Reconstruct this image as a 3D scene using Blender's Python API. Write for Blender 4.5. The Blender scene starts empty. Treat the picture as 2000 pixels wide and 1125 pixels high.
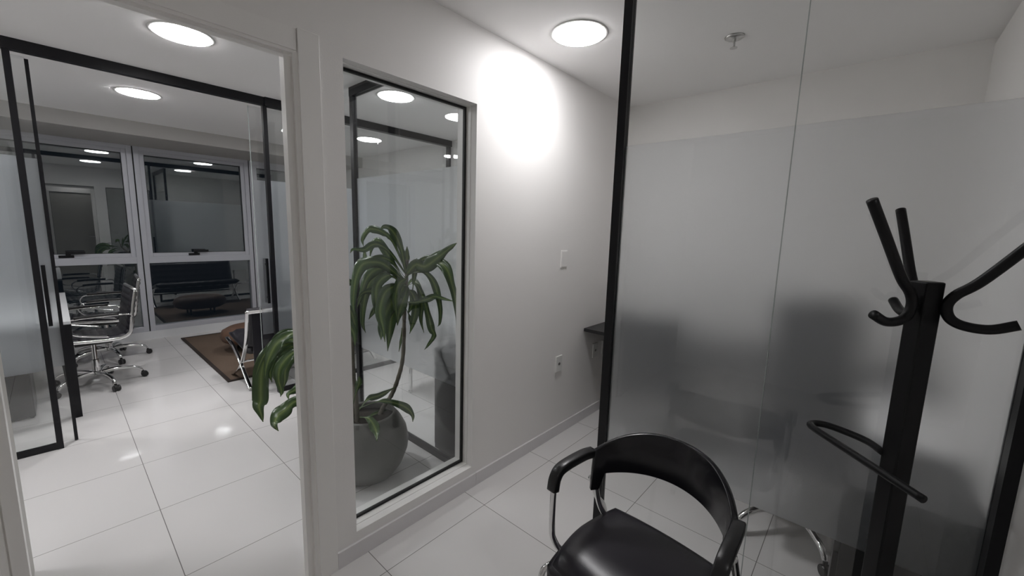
import bpy, bmesh, math, random
from mathutils import Vector, Matrix
random.seed(7)
SC = bpy.context.scene
COL = SC.collection

# ------------------------------------------------------------ camera, world, exposure
cam_data = bpy.data.cameras.new('camera')
cam_data.sensor_fit = 'HORIZONTAL'; cam_data.sensor_width = 36.0
cam_data.lens = 789.2546 * 36.0 / 2000.0
cam_data.clip_start = 0.02; cam_data.clip_end = 60
cam = bpy.data.objects.new('camera', cam_data); COL.objects.link(cam)
_r = ((0.66320155, -0.74792831, 0.02769383), (-0.08794497, -0.11462132, -0.98950878), (0.74325594, 0.65380823, -0.14179357))
M = Matrix(((_r[0][0], -_r[1][0], -_r[2][0], 0.0),
            (_r[0][1], -_r[1][1], -_r[2][1], 0.0),
            (_r[0][2], -_r[1][2], -_r[2][2], 1.5),
            (0, 0, 0, 1)))
cam.matrix_world = M
SC.camera = cam
world = bpy.data.worlds.new('night'); SC.world = world; world.use_nodes = True
world.node_tree.nodes['Background'].inputs[0].default_value = (0.004, 0.005, 0.007, 1)
world.node_tree.nodes['Background'].inputs[1].default_value = 1.0
LAMP_POWER = 29.0         # glow of the opal diffuser
LED_WATTS = 1.2           # the panel's downward beam
LED_SPREAD = 130.0
SC.view_settings.view_transform = 'Standard'
SC.view_settings.look = 'None'
SC.view_settings.gamma = 1.0
SC.view_settings.use_curve_mapping = False
SC.view_settings.exposure = 0.84
SC.cycles.use_denoising = True
SC.cycles.max_bounces = 18; SC.cycles.diffuse_bounces = 12; SC.cycles.glossy_bounces = 6
SC.cycles.transmission_bounces = 12; SC.cycles.transparent_max_bounces = 24
SC.cycles.sample_clamp_indirect = 6.0
SC.cycles.caustics_reflective = False
SC.cycles.blur_glossy = 0.3

# ------------------------------------------------------------ materials
def mat(name, col, rough=0.5, metal=0.0, noise=0.0, nscale=20.0, bump=0.0, bscale=60.0, coat=0.0, spec=None):
    m = bpy.data.materials.new(name); m.use_nodes = True
    nt = m.node_tree; b = nt.nodes['Principled BSDF']
    b.inputs['Base Color'].default_value = (*col, 1)
    b.inputs['Roughness'].default_value = rough
    b.inputs['Metallic'].default_value = metal
    if coat: b.inputs['Coat Weight'].default_value = coat; b.inputs['Coat Roughness'].default_value = 0.05
    if spec is not None: b.inputs['Specular IOR Level'].default_value = spec
    tc = nt.nodes.new('ShaderNodeTexCoord')
    if noise:
        n = nt.nodes.new('ShaderNodeTexNoise'); n.inputs['Scale'].default_value = nscale; n.inputs['Detail'].default_value = 5
        nt.links.new(tc.outputs['Object'], n.inputs['Vector'])
        mx = nt.nodes.new('ShaderNodeMix'); mx.data_type = 'RGBA'
        mx.inputs[6].default_value = (*[c * (1 - noise) for c in col], 1)
        mx.inputs[7].default_value = (*[min(1, c * (1 + noise)) for c in col], 1)
        nt.links.new(n.outputs['Fac'], mx.inputs[0]); nt.links.new(mx.outputs[2], b.inputs['Base Color'])
    if bump:
        n2 = nt.nodes.new('ShaderNodeTexNoise'); n2.inputs['Scale'].default_value = bscale; n2.inputs['Detail'].default_value = 4
        nt.links.new(tc.outputs['Object'], n2.inputs['Vector'])
        bp = nt.nodes.new('ShaderNodeBump'); bp.inputs['Strength'].default_value = bump; bp.inputs['Distance'].default_value = 0.002
        nt.links.new(n2.outputs['Fac'], bp.inputs['Height']); nt.links.new(bp.outputs['Normal'], b.inputs['Normal'])
    return m

def glass_mat(name, tint, ior=1.5):
    """thin sheet of clear glass: see-through plus a Fresnel mirror on each face"""
    m = bpy.data.materials.new(name); m.use_nodes = True
    nt = m.node_tree; nt.nodes.clear(); N = nt.nodes.new; L = nt.links.new
    out = N('ShaderNodeOutputMaterial'); tr = N('ShaderNodeBsdfTransparent'); tr.inputs[0].default_value = (*tint, 1)
    gl = N('ShaderNodeBsdfGlossy'); gl.inputs['Roughness'].default_value = 0.0; gl.inputs[0].default_value = (1, 1, 1, 1)
    geo = N('ShaderNodeNewGeometry')
    mp = N('ShaderNodeMapRange'); mp.inputs['To Min'].default_value = ior; mp.inputs['To Max'].default_value = 1.0 / ior
    L(geo.outputs['Backfacing'], mp.inputs['Value'])
    fr = N('ShaderNodeFresnel'); L(mp.outputs[0], fr.inputs['IOR'])
    mx = N('ShaderNodeMixShader'); L(fr.outputs[0], mx.inputs[0]); L(tr.outputs[0], mx.inputs[1]); L(gl.outputs[0], mx.inputs[2])
    L(mx.outputs[0], out.inputs[0])
    return m

def film_mat(name):
    """etched film: rough refraction that blurs what stands behind, with a little milky scatter"""
    m = bpy.data.materials.new(name); m.use_nodes = True
    nt = m.node_tree; nt.nodes.clear(); N = nt.nodes.new; L = nt.links.new
    out = N('ShaderNodeOutputMaterial')
    rf = N('ShaderNodeBsdfRefraction'); rf.inputs['Roughness'].default_value = 0.45; rf.inputs['IOR'].default_value = 1.25
    rf.inputs[0].default_value = (0.99, 0.995, 1.0, 1)
    tl = N('ShaderNodeBsdfTranslucent'); tl.inputs[0].default_value = (0.88, 0.90, 0.93, 1)
    df = N('ShaderNodeBsdfDiffuse'); df.inputs[0].default_value = (0.80, 0.85, 0.92, 1)
    m1 = N('ShaderNodeMixShader'); m1.inputs[0].default_value = 0.5; L(tl.outputs[0], m1.inputs[1]); L(df.outputs[0], m1.inputs[2])
    m2 = N('ShaderNodeMixShader'); m2.inputs[0].default_value = 0.13; L(rf.outputs[0], m2.inputs[1]); L(m1.outputs[0], m2.inputs[2])
    L(m2.outputs[0], out.inputs[0])
    return m

def floor_mat():
    m = mat('polished_porcelain', (0.60, 0.59, 0.58), rough=0.07)
    nt = m.node_tree; N = nt.nodes.new; L = nt.links.new; b = nt.nodes['Principled BSDF']
    geo = N('ShaderNodeNewGeometry'); sep = N('ShaderNodeSeparateXYZ'); L(geo.outputs['Position'], sep.inputs[0])
    def line(out, off):
        a = N('ShaderNodeMath'); a.operation = 'SUBTRACT'; a.inputs[1].default_value = off - 6.0; L(out, a.inputs[0])
        d = N('ShaderNodeMath'); d.operation = 'DIVIDE'; d.inputs[1].default_value = 0.5985; L(a.outputs[0], d.inputs[0])
        p = N('ShaderNodeMath'); p.operation = 'PINGPONG'; p.inputs[1].default_value = 0.5; L(d.outputs[0], p.inputs[0])
        c = N('ShaderNodeMath'); c.operation = 'LESS_THAN'; c.inputs[1].default_value = 0.0026; L(p.outputs[0], c.inputs[0])
        fl = N('ShaderNodeMath'); fl.operation = 'FLOOR'; L(d.outputs[0], fl.inputs[0])
        return c, fl
    cx, fx = line(sep.outputs[0], 0.249 + 6.0 - 5.985 * 1)
    cy, fy = line(sep.outputs[1], 1.4305 + 6.0 - 5.985 * 1)
    mxm = N('ShaderNodeMath'); mxm.operation = 'MAXIMUM'; L(cx.outputs[0], mxm.inputs[0]); L(cy.outputs[0], mxm.inputs[1])
    cmb = N('ShaderNodeCombineXYZ'); L(fx.outputs[0], cmb.inputs[0]); L(fy.outputs[0], cmb.inputs[1])
    wn = N('ShaderNodeTexWhiteNoise'); wn.noise_dimensions = '2D'; L(cmb.outputs[0], wn.inputs['Vector'])
    t = N('ShaderNodeMix'); t.data_type = 'RGBA'; t.inputs[6].default_value = (0.69, 0.678, 0.668, 1); t.inputs[7].default_value = (0.72, 0.708, 0.70, 1)
    L(wn.outputs['Value'], t.inputs[0])
    g = N('ShaderNodeMix'); g.data_type = 'RGBA'; L(mxm.outputs[0], g.inputs[0]); L(t.outputs[2], g.inputs[6]); g.inputs[7].default_value = (0.20, 0.19, 0.185, 1)
    L(g.outputs[2], b.inputs['Base Color'])
    return m

def leaf_mat():
    m = mat('dracaena_leaf', (0.05, 0.12, 0.03), rough=0.27)
    nt = m.node_tree; N = nt.nodes.new; L = nt.links.new; b = nt.nodes['Principled BSDF']
    uv = N('ShaderNodeUVMap'); uv.uv_map = 'UVMap'; sep = N('ShaderNodeSeparateXYZ'); L(uv.outputs[0], sep.inputs[0])
    cr = N('ShaderNodeValToRGB'); e = cr.color_ramp.elements
    e[0].position = 0.0; e[0].color = (0.050, 0.090, 0.036, 1)
    e[1].position = 1.0; e[1].color = (0.050, 0.090, 0.036, 1)
    for p, c in ((0.30, (0.065, 0.115, 0.042, 1)), (0.42, (0.12, 0.18, 0.055, 1)), (0.5, (0.21, 0.28, 0.10, 1)), (0.58, (0.12, 0.18, 0.055, 1)), (0.70, (0.065, 0.115, 0.042, 1))):
        x = cr.color_ramp.elements.new(p); x.color = c
    n = N('ShaderNodeTexNoise'); n.inputs['Scale'].default_value = 9.0
    mp = N('ShaderNodeMapping'); mp.inputs['Scale'].default_value = (8, 0.6, 1); L(uv.outputs[0], mp.inputs[0]); L(mp.outputs[0], n.inputs['Vector'])
    a = N('ShaderNodeMath'); a.operation = 'MULTIPLY_ADD'; a.inputs[1].default_value = 0.12; L(n.outputs['Fac'], a.inputs[0]); 
    s = N('ShaderNodeMath'); s.operation = 'SUBTRACT'; s.inputs[1].default_value = 0.06; L(sep.outputs[0], s.inputs[0]); L(s.outputs[0], a.inputs[2])
    L(a.outputs[0], cr.inputs[0]); L(cr.outputs[0], b.inputs['Base Color'])
    return m

WALL = mat('wall_paint', (0.84, 0.828, 0.812), rough=0.55, noise=0.015, nscale=3, bump=0.15, bscale=180)
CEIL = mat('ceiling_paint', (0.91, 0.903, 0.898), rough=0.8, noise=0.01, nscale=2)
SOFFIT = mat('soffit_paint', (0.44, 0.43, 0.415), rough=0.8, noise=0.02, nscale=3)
FLOOR = floor_mat()
SKIRT = mat('skirting_tile', (0.72, 0.705, 0.715), rough=0.25, noise=0.03, nscale=6)
TRIMW = mat('door_lacquer', (0.86, 0.85, 0.83), rough=0.35)
DOORG = mat('door_leaf_paint', (0.42, 0.41, 0.38), rough=0.45)
ALU = mat('anodised_aluminium', (0.50, 0.51, 0.55), rough=0.38, metal=0.25)
BLACK = mat('black_powder_coat', (0.007, 0.007, 0.009), rough=0.35, spec=0.3)
BLACKM = mat('black_satin_steel', (0.006, 0.006, 0.007), rough=0.38, spec=0.25)
GASKET = mat('black_gasket', (0.004, 0.004, 0.004), rough=0.6)
CHROME = mat('chrome', (0.78, 0.78, 0.78), rough=0.10, metal=1.0)
STEEL = mat('satin_chrome', (0.55, 0.55, 0.54), rough=0.28, metal=1.0)
LEATHER = mat('black_leather', (0.012, 0.011, 0.016), rough=0.38, bump=0.4, bscale=220)
SEATV = mat('black_vinyl', (0.010, 0.008, 0.014), rough=0.30, bump=0.12, bscale=260)
PLAST = mat('black_plastic', (0.010, 0.010, 0.011), rough=0.32)
PLASTB = mat('glossy_black_plastic', (0.007, 0.007, 0.010), rough=0.22)
WHITEP = mat('white_plastic', (0.72, 0.72, 0.70), rough=0.3)
GREYP = mat('grey_socket_plastic', (0.16, 0.16, 0.16), rough=0.4)
LAMIN = mat('white_laminate', (0.62, 0.63, 0.64), rough=0.3)
DARKLAM = mat('black_laminate', (0.016, 0.016, 0.018), rough=0.4, noise=0.08, nscale=40)
POT = mat('grey_ceramic', (0.115, 0.115, 0.105), rough=0.42, noise=0.10, nscale=14, bump=0.25, bscale=50)
SOIL = mat('potting_soil', (0.022, 0.016, 0.011), rough=0.95, noise=0.4, nscale=60, bump=1.0, bscale=90)
BARK = mat('cane_bark', (0.15, 0.135, 0.105), rough=0.8, noise=0.25, nscale=35, bump=0.6, bscale=70)
LEAF = leaf_mat()
RUG = mat('brown_carpet', (0.135, 0.095, 0.068), rough=0.95, noise=0.25, nscale=90, bump=0.8, bscale=400)
RUGE = mat('dark_carpet_binding', (0.03, 0.022, 0.018), rough=0.9)
HIDE = mat('brown_leather', (0.11, 0.06, 0.038), rough=0.55, noise=0.35, nscale=7)
GLASS = glass_mat('clear_glass', (0.98, 0.986, 0.984))
GLASSB = glass_mat('tinted_narrow_glass', (0.975, 0.988, 0.988))
WGLASS = glass_mat('exterior_glass', (0.75, 0.8, 0.8), ior=2.2)
FILM = film_mat('frosted_film')
EDGE = mat('polished_glass_edge', (0.45, 0.50, 0.49), rough=0.15)
LAMPM = bpy.data.materials.new('lamp_diffuser'); LAMPM.use_nodes = True
_b = LAMPM.node_tree.nodes['Principled BSDF']; _b.inputs['Base Color'].default_value = (0.9, 0.9, 0.9, 1)
_b.inputs['Emission Color'].default_value = (1.0, 0.985, 1.0, 1); _b.inputs['Emission Strength'].default_value = LAMP_POWER

# ------------------------------------------------------------ helpers
def empty(name, loc, label=None, cat=None, group=None, kind=None, rotz=0.0):
    o = bpy.data.objects.new(name, None); COL.objects.link(o)
    o.location = loc; o.rotation_euler = (0, 0, rotz); o.empty_display_size = 0.05
    tag(o, label, cat, group, kind); return o
def tag(o, label=None, cat=None, group=None, kind=None):
    if label: o['label'] = label
    if cat: o['category'] = cat
    if group: o['group'] = group
    if kind: o['kind'] = kind
    return o
def obj(name, bm, m, parent=None, smooth=False, world=False, bevel=0.0, label=None, seg=2, solid=0.0, origin=None):
    """link bm as one mesh object; world=True: bm is in world coordinates though the parent is not at the origin"""
    off = Vector((0, 0, 0))
    if world and parent is not None:
        p = parent
        while p is not None: off += p.location; p = p.parent
    if origin is not None: off += Vector(origin)
    if off.length > 0:
        bmesh.ops.translate(bm, verts=bm.verts, vec=-off)
    if not solid: bmesh.ops.recalc_face_normals(bm, faces=bm.faces)
    me = bpy.data.meshes.new(name); bm.to_mesh(me); bm.free()
    if smooth:
        for p in me.polygons: p.use_smooth = True
    o = bpy.data.objects.new(name, me); COL.objects.link(o); me.materials.append(m)
    if parent is not None: o.parent = parent
    if origin is not None: o.location = Vector(origin)
    if bevel:
        md = o.modifiers.new('bevel', 'BEVEL'); md.width = bevel; md.segments = seg; md.limit_method = 'ANGLE'
    if solid:
        md = o.modifiers.new('solid', 'SOLIDIFY'); md.thickness = solid; md.offset = 0
    if label: o['label'] = label
    return o
def nb(): return bmesh.new()
def box(bm, x0, x1, y0, y1, z0, z1):
    v = [bm.verts.new((x, y, z)) for x in (x0, x1) for y in (y0, y1) for z in (z0, z1)]
    for f in ((0, 1, 3, 2), (4, 6, 7, 5), (0, 4, 5, 1), (2, 3, 7, 6), (0, 2, 6, 4), (1, 5, 7, 3)):
        bm.faces.new([v[i] for i in f])
    return bm
def bx(*a): return box(nb(), *a)
def spline(pts, n=8):
    P = [Vector(p) for p in pts]
    if len(P) < 3:
        return [P[0].lerp(P[-1], i / n) for i in range(n + 1)]
    out = []
    Q = [P[0] * 2 - P[1]] + P + [P[-1] * 2 - P[-2]]
    for i in range(1, len(Q) - 2):
        a, b, c, d = Q[i - 1], Q[i], Q[i + 1], Q[i + 2]
        for k in range(n):
            t = k / n
            out.append(0.5 * ((2 * b) + (c - a) * t + (2 * a - 5 * b + 4 * c - d) * t * t + (-a + 3 * b - 3 * c + d) * t ** 3))
    out.append(P[-1]); return out
def sweep(bm, pts, rad, seg=12, flat=None):
    """tube along pts; rad is a number or a function of 0..1; flat=(w,h) gives a rounded rectangular section"""
    P = [Vector(p) for p in pts]; n = len(P)
    T = []
    for i in range(n):
        t = (P[min(i + 1, n - 1)] - P[max(i - 1, 0)]); T.append(t.normalized() if t.length > 1e-9 else Vector((0, 0, 1)))
    ref = Vector((0, 0, 1)) if abs(T[0].z) < 0.95 else Vector((0, 1, 0))
    u = T[0].cross(ref).normalized(); rings = []
    for i in range(n):
        u = (u - T[i] * u.dot(T[i])); u = u.normalized() if u.length > 1e-6 else T[i].orthogonal().normalized()
        w = T[i].cross(u)
        r = rad(i / (n - 1)) if callable(rad) else rad
        ring = []
        for k in range(seg):
            a = 2 * math.pi * (k + 0.5) / seg
            if flat:
                ca, sa = math.cos(a), math.sin(a)
                e = 0.35
                x = math.copysign(abs(ca) ** e, ca) * flat[0] / 2; y = math.copysign(abs(sa) ** e, sa) * flat[1] / 2
                ring.append(bm.verts.new(P[i] + u * x + w * y))
            else:
                ring.append(bm.verts.new(P[i] + (u * math.cos(a) + w * math.sin(a)) * r))
        rings.append(ring)
    for a, b in zip(rings, rings[1:]):
        for k in range(seg):
            bm.faces.new((a[k], a[(k + 1) % seg], b[(k + 1) % seg], b[k]))
    bm.faces.new(rings[0][::-1]); bm.faces.new(rings[-1])
    return bm
def lathe(bm, prof, c=(0, 0, 0), seg=32, axis='z'):
    """prof: (radius, height) pairs from one pole or edge to the other; closed with caps"""
    rings = []
    for r, h in prof:
        ring = []
        for k in range(seg):
            a = 2 * math.pi * k / seg
            p = (r * math.cos(a), r * math.sin(a), h) if axis == 'z' else ((r * math.cos(a), h, r * math.sin(a)) if axis == 'y' else (h, r * math.cos(a), r * math.sin(a)))
            ring.append(bm.verts.new((p[0] + c[0], p[1] + c[1], p[2] + c[2])))
        rings.append(ring)
    for a, b in zip(rings, rings[1:]):
        for k in range(seg):
            bm.faces.new((a[k], a[(k + 1) % seg], b[(k + 1) % seg], b[k]))
    bm.faces.new(rings[0][::-1]); bm.faces.new(rings[-1])
    return bm
def prism(bm, poly, z0, z1, to=None):
    """extrude a 2D polygon; to(x, y, h) maps to 3D"""
    to = to or (lambda a, b, h: (a, b, h))
    A = [bm.verts.new(to(a, b, z0)) for a, b in poly]; B = [bm.verts.new(to(a, b, z1)) for a, b in poly]
    n = len(poly)
    for i in range(n): bm.faces.new((A[i], A[(i + 1) % n], B[(i + 1) % n], B[i]))
    bm.faces.new(A[::-1]); bm.faces.new(B)
    return bm
def struct(name, bm, m, parent=None, **k):
    o = obj(name, bm, m, parent, **k)
    if parent is None: o['kind'] = 'structure'
    return o
def copy_tree(o, parent=None):
    c = o.copy(); COL.objects.link(c); c.parent = parent
    for ch in list(o.children): copy_tree(ch, c)
    return c

# ------------------------------------------------------------ the setting
CZ = 2.51                     # ceiling height
X0, X1 = -1.6, 3.19           # west and east walls
YW = 6.76                     # inner face of the window wall
struct('floor', bx(X0 - .1, X1 + .1, -1.1, YW + .25, -.1, 0), FLOOR)
bm = bx(X0 - .1, X1 + .1, -1.1, 5.87, CZ, CZ + .1)
struct('ceiling', bm, CEIL)
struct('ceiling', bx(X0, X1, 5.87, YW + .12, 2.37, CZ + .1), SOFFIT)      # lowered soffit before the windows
struct('wall_east', bx(X1, X1 + .12, -1.1, YW + .25, 0, CZ), WALL)
struct('wall_west', bx(X0 - .12, X0, -1.1, YW + .25, 0, CZ), WALL)
# wall north of the near room: doorway, then the narrow window
DX0, DX1, DZ = -.165, .652, 2.142
NX0, NX1, NZ0, NZ1 = .799, 1.507, .125, 2.136
YA, YB = 1.6, 1.75
bm = nb()
box(bm, X0, DX0, YA, YB, 0, CZ); box(bm, DX0, DX1, YA, YB, DZ, CZ)
box(bm, DX1, NX0, YA, YB, 0, CZ); box(bm, NX0, NX1, YA, YB, 0, NZ0); box(bm, NX0, NX1, YA, YB, NZ1, CZ)
box(bm, NX1, X1, YA, YB, 0, CZ)
struct('wall_north', bm, WALL)
# wall south: beside the coat rack, with a thin shadow gap below the ceiling
bm = nb(); box(bm, .95, X1, -.47, -.343, 0, 2.478); box(bm, .95, X1, -.47, -.375, 2.478, CZ)
struct('wall_south', bm, WALL)
struct('wall_alcove', bx(.95, 1.05, -1.0, -.47, 0, CZ), WALL)
bm = nb(); box(bm, X0, .0, -1.1, -1.0, 0, CZ); box(bm, .84, 1.05, -1.1, -1.0, 0, CZ); box(bm, .0, .84, -1.1, -1.0, 2.14, CZ)
struct('wall_entrance', bm, WALL)
# entrance door behind the camera (seen mirrored in the night windows)
d2 = empty('door_2', (.42, -1.0, 0), kind='structure')
obj('leaf', bx(.045, .795, -1.05, -1.01, .005, 2.10), DOORG, d2, world=True)
bm = nb(); box(bm, -.05, .04, -1.02, -.985, 0, 2.20); box(bm, .80, .89, -1.02, -.985, 0, 2.20); box(bm, .04, .80, -1.02, -.985, 2.105, 2.20)
obj('frame', bm, TRIMW, d2, world=True)
bm = nb(); sweep(bm, spline([(.73, -1.01, 1.05), (.73, -.965, 1.05), (.70, -.955, 1.05), (.60, -.955, 1.05)], 5), .010); lathe(bm, [(.026, -1.01), (.026, -1.0)], (.73, 0, 1.05), 20, 'y')
obj('handle', bm, STEEL, d2, world=True, smooth=True)
# baseboards
def skirt(name, x0, x1, y0, y1, m=SKIRT):
    return struct(name, bx(x0, x1, y0, y1, 0, .079), m, bevel=.002)
skirt('baseboard_north', .706, 1.532, YA - .012, YA)
skirt('baseboard_north', 1.534, X1 - .012, YA - .012, YA)
skirt('baseboard_east', X1 - .012, X1, -.343, YA)
skirt('baseboard_south', .95, X1 - .012, -.343, -.331)
skirt('baseboard_east', X1 - .012, X1, YB, YW)
skirt('baseboard_hall', DX1 + .07, 1.53, YB, YB + .012)

# doorway frame
d1 = empty('door_1', (.24, YA, 0), kind='structure')
bm = nb(); box(bm, .631, .706, YA - .012, YA, 0, 2.180)
obj('casing', bm, TRIMW, d1, world=True, bevel=.0015)
bm = nb(); box(bm, -.235, -.165, YA - .012, YA, 0, 2.180)
obj('casing', bm, TRIMW, d1, world=True, bevel=.0015)
obj('casing', bx(-.165, .628, YA - .008, YA, 2.104, 2.176), TRIMW, d1, world=True, bevel=.0015)
bm = nb(); box(bm, .614, .631, YA - .004, YA + .03, 0, 2.10); box(bm, -.165, -.153, YA - .004, YA + .03, 0, 2.10); box(bm, -.153, .614, YA - .004, YA + .03, 2.094, 2.105)
obj('bead', bm, TRIMW, d1, world=True)
bm = nb()
box(bm, .588, .603, YA + .006, YA + .046, 0, 2.086); box(bm, .603, .640, YA + .014, YA + .046, 0, 2.086)
box(bm, -.149, -.121, YA + .006, YA + .046, 0, 2.086); box(bm, -.165, -.149, YA + .014, YA + .046, 0, 2.086)
box(bm, -.121, .588, YA + .006, YA + .040, 2.084, 2.098); box(bm, -.149, .603, YA + .014, YA + .040, 2.098, 2.125)
box(bm, .640, .652, YA + .03, YB + .01, 0, 2.142); box(bm, -.165, -.155, YA + .03, YB + .01, 0, 2.142); box(bm, -.155, .640, YA + .03, YB + .01, 2.134, 2.142)
obj('jamb', bm, TRIMW, d1, world=True)
bm = nb(); box(bm, .652, .712, YB, YB + .012, 0, 2.18); box(bm, -.225, -.165, YB, YB + .012, 0, 2.20); box(bm, -.165, .652, YB, YB + .012, 2.142, 2.20)
obj('casing', bm, TRIMW, d1, world=True)
obj('strike_plate', bx(.6385, .6402, YA + .055, YA + .085, .93, 1.10), STEEL, d1, world=True)
# open door leaf folded back into the hall, out of the opening
lf = nb(); box(lf, -.215, -.175, 1.775, 2.515, .006, 2.09)
obj('leaf', lf, DOORG, d1, world=True, bevel=.002)

# narrow window: reveal lining, gasket and glass
w1 = empty('window_1', (1.153, 1.68, NZ0), kind='structure')
def ringframe(bm, x0, x1, z0, z1, y0, y1, t):
    box(bm, x0, x0 + t, y0, y1, z0, z1); box(bm, x1 - t, x1, y0, y1, z0, z1)
    box(bm, x0 + t, x1 - t, y0, y1, z0, z0 + t); box(bm, x0 + t, x1 - t, y0, y1, z1 - t, z1); return bm
obj('frame', ringframe(nb(), NX0, NX1, NZ0, NZ1, 1.642, 1.735, .003), TRIMW, w1, world=True)
obj('gasket', ringframe(nb(), NX0 + .004, NX1 - .004, NZ0 + .004, NZ1 - .004, 1.676, 1.692, .010), GASKET, w1, world=True)
obj('pane', bx(NX0 + .008, NX1 - .008, 1.680, 1.686, NZ0 + .008, NZ1 - .008), GLASSB, w1, world=True)
obj('back_bead', ringframe(nb(), NX0 + .004, NX1 - .004, NZ0 + .004, NZ1 - .004, 1.694, 1.700, .005), WHITEP, w1, world=True)

# ------------------------------------------------------------ ceiling lamps
def lamp(x, y, label, k=1.0):
    t = empty('ceiling_light', (x, y, CZ), label, 'ceiling light', 'round flush ceiling lights')
    bm = nb(); lathe(bm, [(.128 * k, -.004), (.128 * k, -.0085), (.122 * k, -.0095)], (0, 0, 0), 48)
    obj('diffuser', bm, LAMPM, t)
    bm = nb(); lathe(bm, [(.129 * k, .0), (.145 * k, .0), (.148 * k, -.002), (.143 * k, -.004), (.133 * k, -.0045), (.129 * k, -.004), (.129 * k, .0)], (0, 0, 0), 48)
    # ring only: drop the two end caps
    ld = bpy.data.lights.new('led_light', 'AREA'); ld.shape = 'DISK'; ld.size = .24 * k; ld.energy = LED_WATTS * k * k; ld.color = (1.0, .985, .99)
    ld.spread = math.radians(LED_SPREAD)
    lo = bpy.data.objects.new('led_light', ld); COL.objects.link(lo); lo.parent = t; lo.location = (0, 0, -.0105)
    caps = [f for f in bm.faces if len(f.verts) > 4]; bmesh.ops.delete(bm, geom=caps, context='FACES')
    bmesh.ops.remove_doubles(bm, verts=bm.verts, dist=1e-5)
    obj('rim', bm, WHITEP, t, smooth=True)
    return t
lamp(1.891, 1.252, 'round white ceiling light above the grey wall, just left of the tall black post')
lamp(.569, 2.954, 'round ceiling light nearest the open doorway, before the black overhead beam')
lamp(.562, 4.569, 'round ceiling light inside the office, seen below the black overhead beam')
lamp(1.877, 2.916, 'round ceiling light glowing at the top of the narrow window')
lamp(1.877, 4.569, 'round office ceiling light hidden by the pillar, mirrored in the window wall')
lamp(-.72, 4.569, 'round office ceiling light farthest left, seen only as a mirror image')
lamp(.42, -.72, 'added small round fill light in the entrance behind the photographer, out of view', .50)  # added fill lamp, lifts the near-room surfaces that face the camera
lamp(-.72, 2.954, 'added round hall light continuing the lamp grid left of the doorway, out of view')  # unseen lamp added on the ceiling grid as extra hall fill

# sprinkler
sp = empty('fire_sprinkler', (2.406, .647, CZ), 'small steel sprinkler head on the ceiling behind the glass partition', 'sprinkler')
bm = nb(); lathe(bm, [(.0, -.0), (.046, -.0), (.046, -.003), (.036, -.010), (.014, -.012)], (0, 0, 0), 28); obj('escutcheon', bm, STEEL, sp, smooth=True)
bm = nb(); lathe(bm, [(.009, -.012), (.009, -.024)], (0, 0, 0), 12)
sweep(bm, spline([(.010, 0, -.022), (.014, 0, -.034), (.003, 0, -.050)], 4), .0022, 6); sweep(bm, spline([(-.010, 0, -.022), (-.014, 0, -.034), (-.003, 0, -.050)], 4), .0022, 6)
lathe(bm, [(.0025, -.024), (.0025, -.050)], (0, 0, 0), 8); obj('nozzle', bm, STEEL, sp)
bm = nb(); lathe(bm, [(.004, -.049), (.017, -.052), (.018, -.054), (.004, -.055)], (0, 0, 0), 20); obj('deflector', bm, STEEL, sp)

# ------------------------------------------------------------ wall plates
def plate(name, x, z, w, h, label, cat, holes=True, group=None):
    t = empty(name, (x, YA, z), label, cat, group)
    obj('plate', bx(-w / 2, w / 2, -.010 if holes else -.005, 0, -h / 2, h / 2), WHITEP if holes else WALL, t, bevel=.003 if holes else .001)
    if holes:
        bm = nb(); poly = [(.014 * math.cos(a) * 1.0, .011 * math.sin(a)) for a in [i * math.pi / 3 for i in range(6)]]
        prism(bm, poly, -.0115, -.0095, lambda a, b, h_: (a, h_, b)); obj('socket', bm, GREYP, t)
    else:
        obj('cover', bx(-w / 2 + .004, w / 2 - .004, -.007, -.005, -h / 2 + .006, h / 2 - .006), WALL, t, bevel=.001)
    return t
plate('wall_outlet', 2.347, .554, .075, .118, 'white wall outlet low on the grey wall, by itself, left of the black shelf', 'outlet', group=None)
plate('wall_outlet', 2.862, .548, .075, .118, 'white wall outlet under the black shelf, the one farther from the post', 'outlet')
plate('wall_outlet', 3.010, .548, .075, .118, 'white wall outlet under the black shelf, half behind the tall post', 'outlet')
plate('blank_cover_plate', 2.358, 1.310, .075, .118, 'blank wall-coloured cover plate at switch height on the grey wall', 'cover plate', holes=False)

# ------------------------------------------------------------ hall-to-office glass front (x direction, y = 3.84)
BZ0 = 2.447
gf = empty('glass_partition', (-.09, 3.84, 0), 'black-framed glass front of the office with wide overhead beam and frosted band', 'glass partition')
bm = nb(); box(bm, X0, 1.235, 3.815, 3.865, BZ0, CZ); box(bm, 1.235, X1, 3.80, 3.865, BZ0 - .004, CZ)
obj('top_beam', bm, BLACK, gf, world=True)
obj('post', bx(-.100, -.070, 3.82, 3.86, 0, BZ0), BLACK, gf, world=True)
obj('post', bx(1.222, 1.252, 3.82, 3.86, 0, BZ0), BLACK, gf, world=True)
obj('post', bx(3.15, X1, 3.82, 3.86, 0, BZ0), BLACK, gf, world=True)
obj('bottom_rail', bx(X0, -.100, 3.825, 3.855, 0, .038), BLACK, gf, world=True)
obj('bottom_rail', bx(1.252, 3.15, 3.825, 3.855, 0, .038), BLACK, gf, world=True)
FZ0, FZ1 = .53, 1.855
for a, b in ((X0, -.100), (1.252, 3.15)):
    g = obj('glass_pane', bx(a, b, 3.837, 3.845, .03, BZ0), GLASS, gf, world=True)
    obj('frosted_film', bx(a, b, 3.8455, 3.8475, FZ0, FZ1), FILM, gf, world=True)
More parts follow.
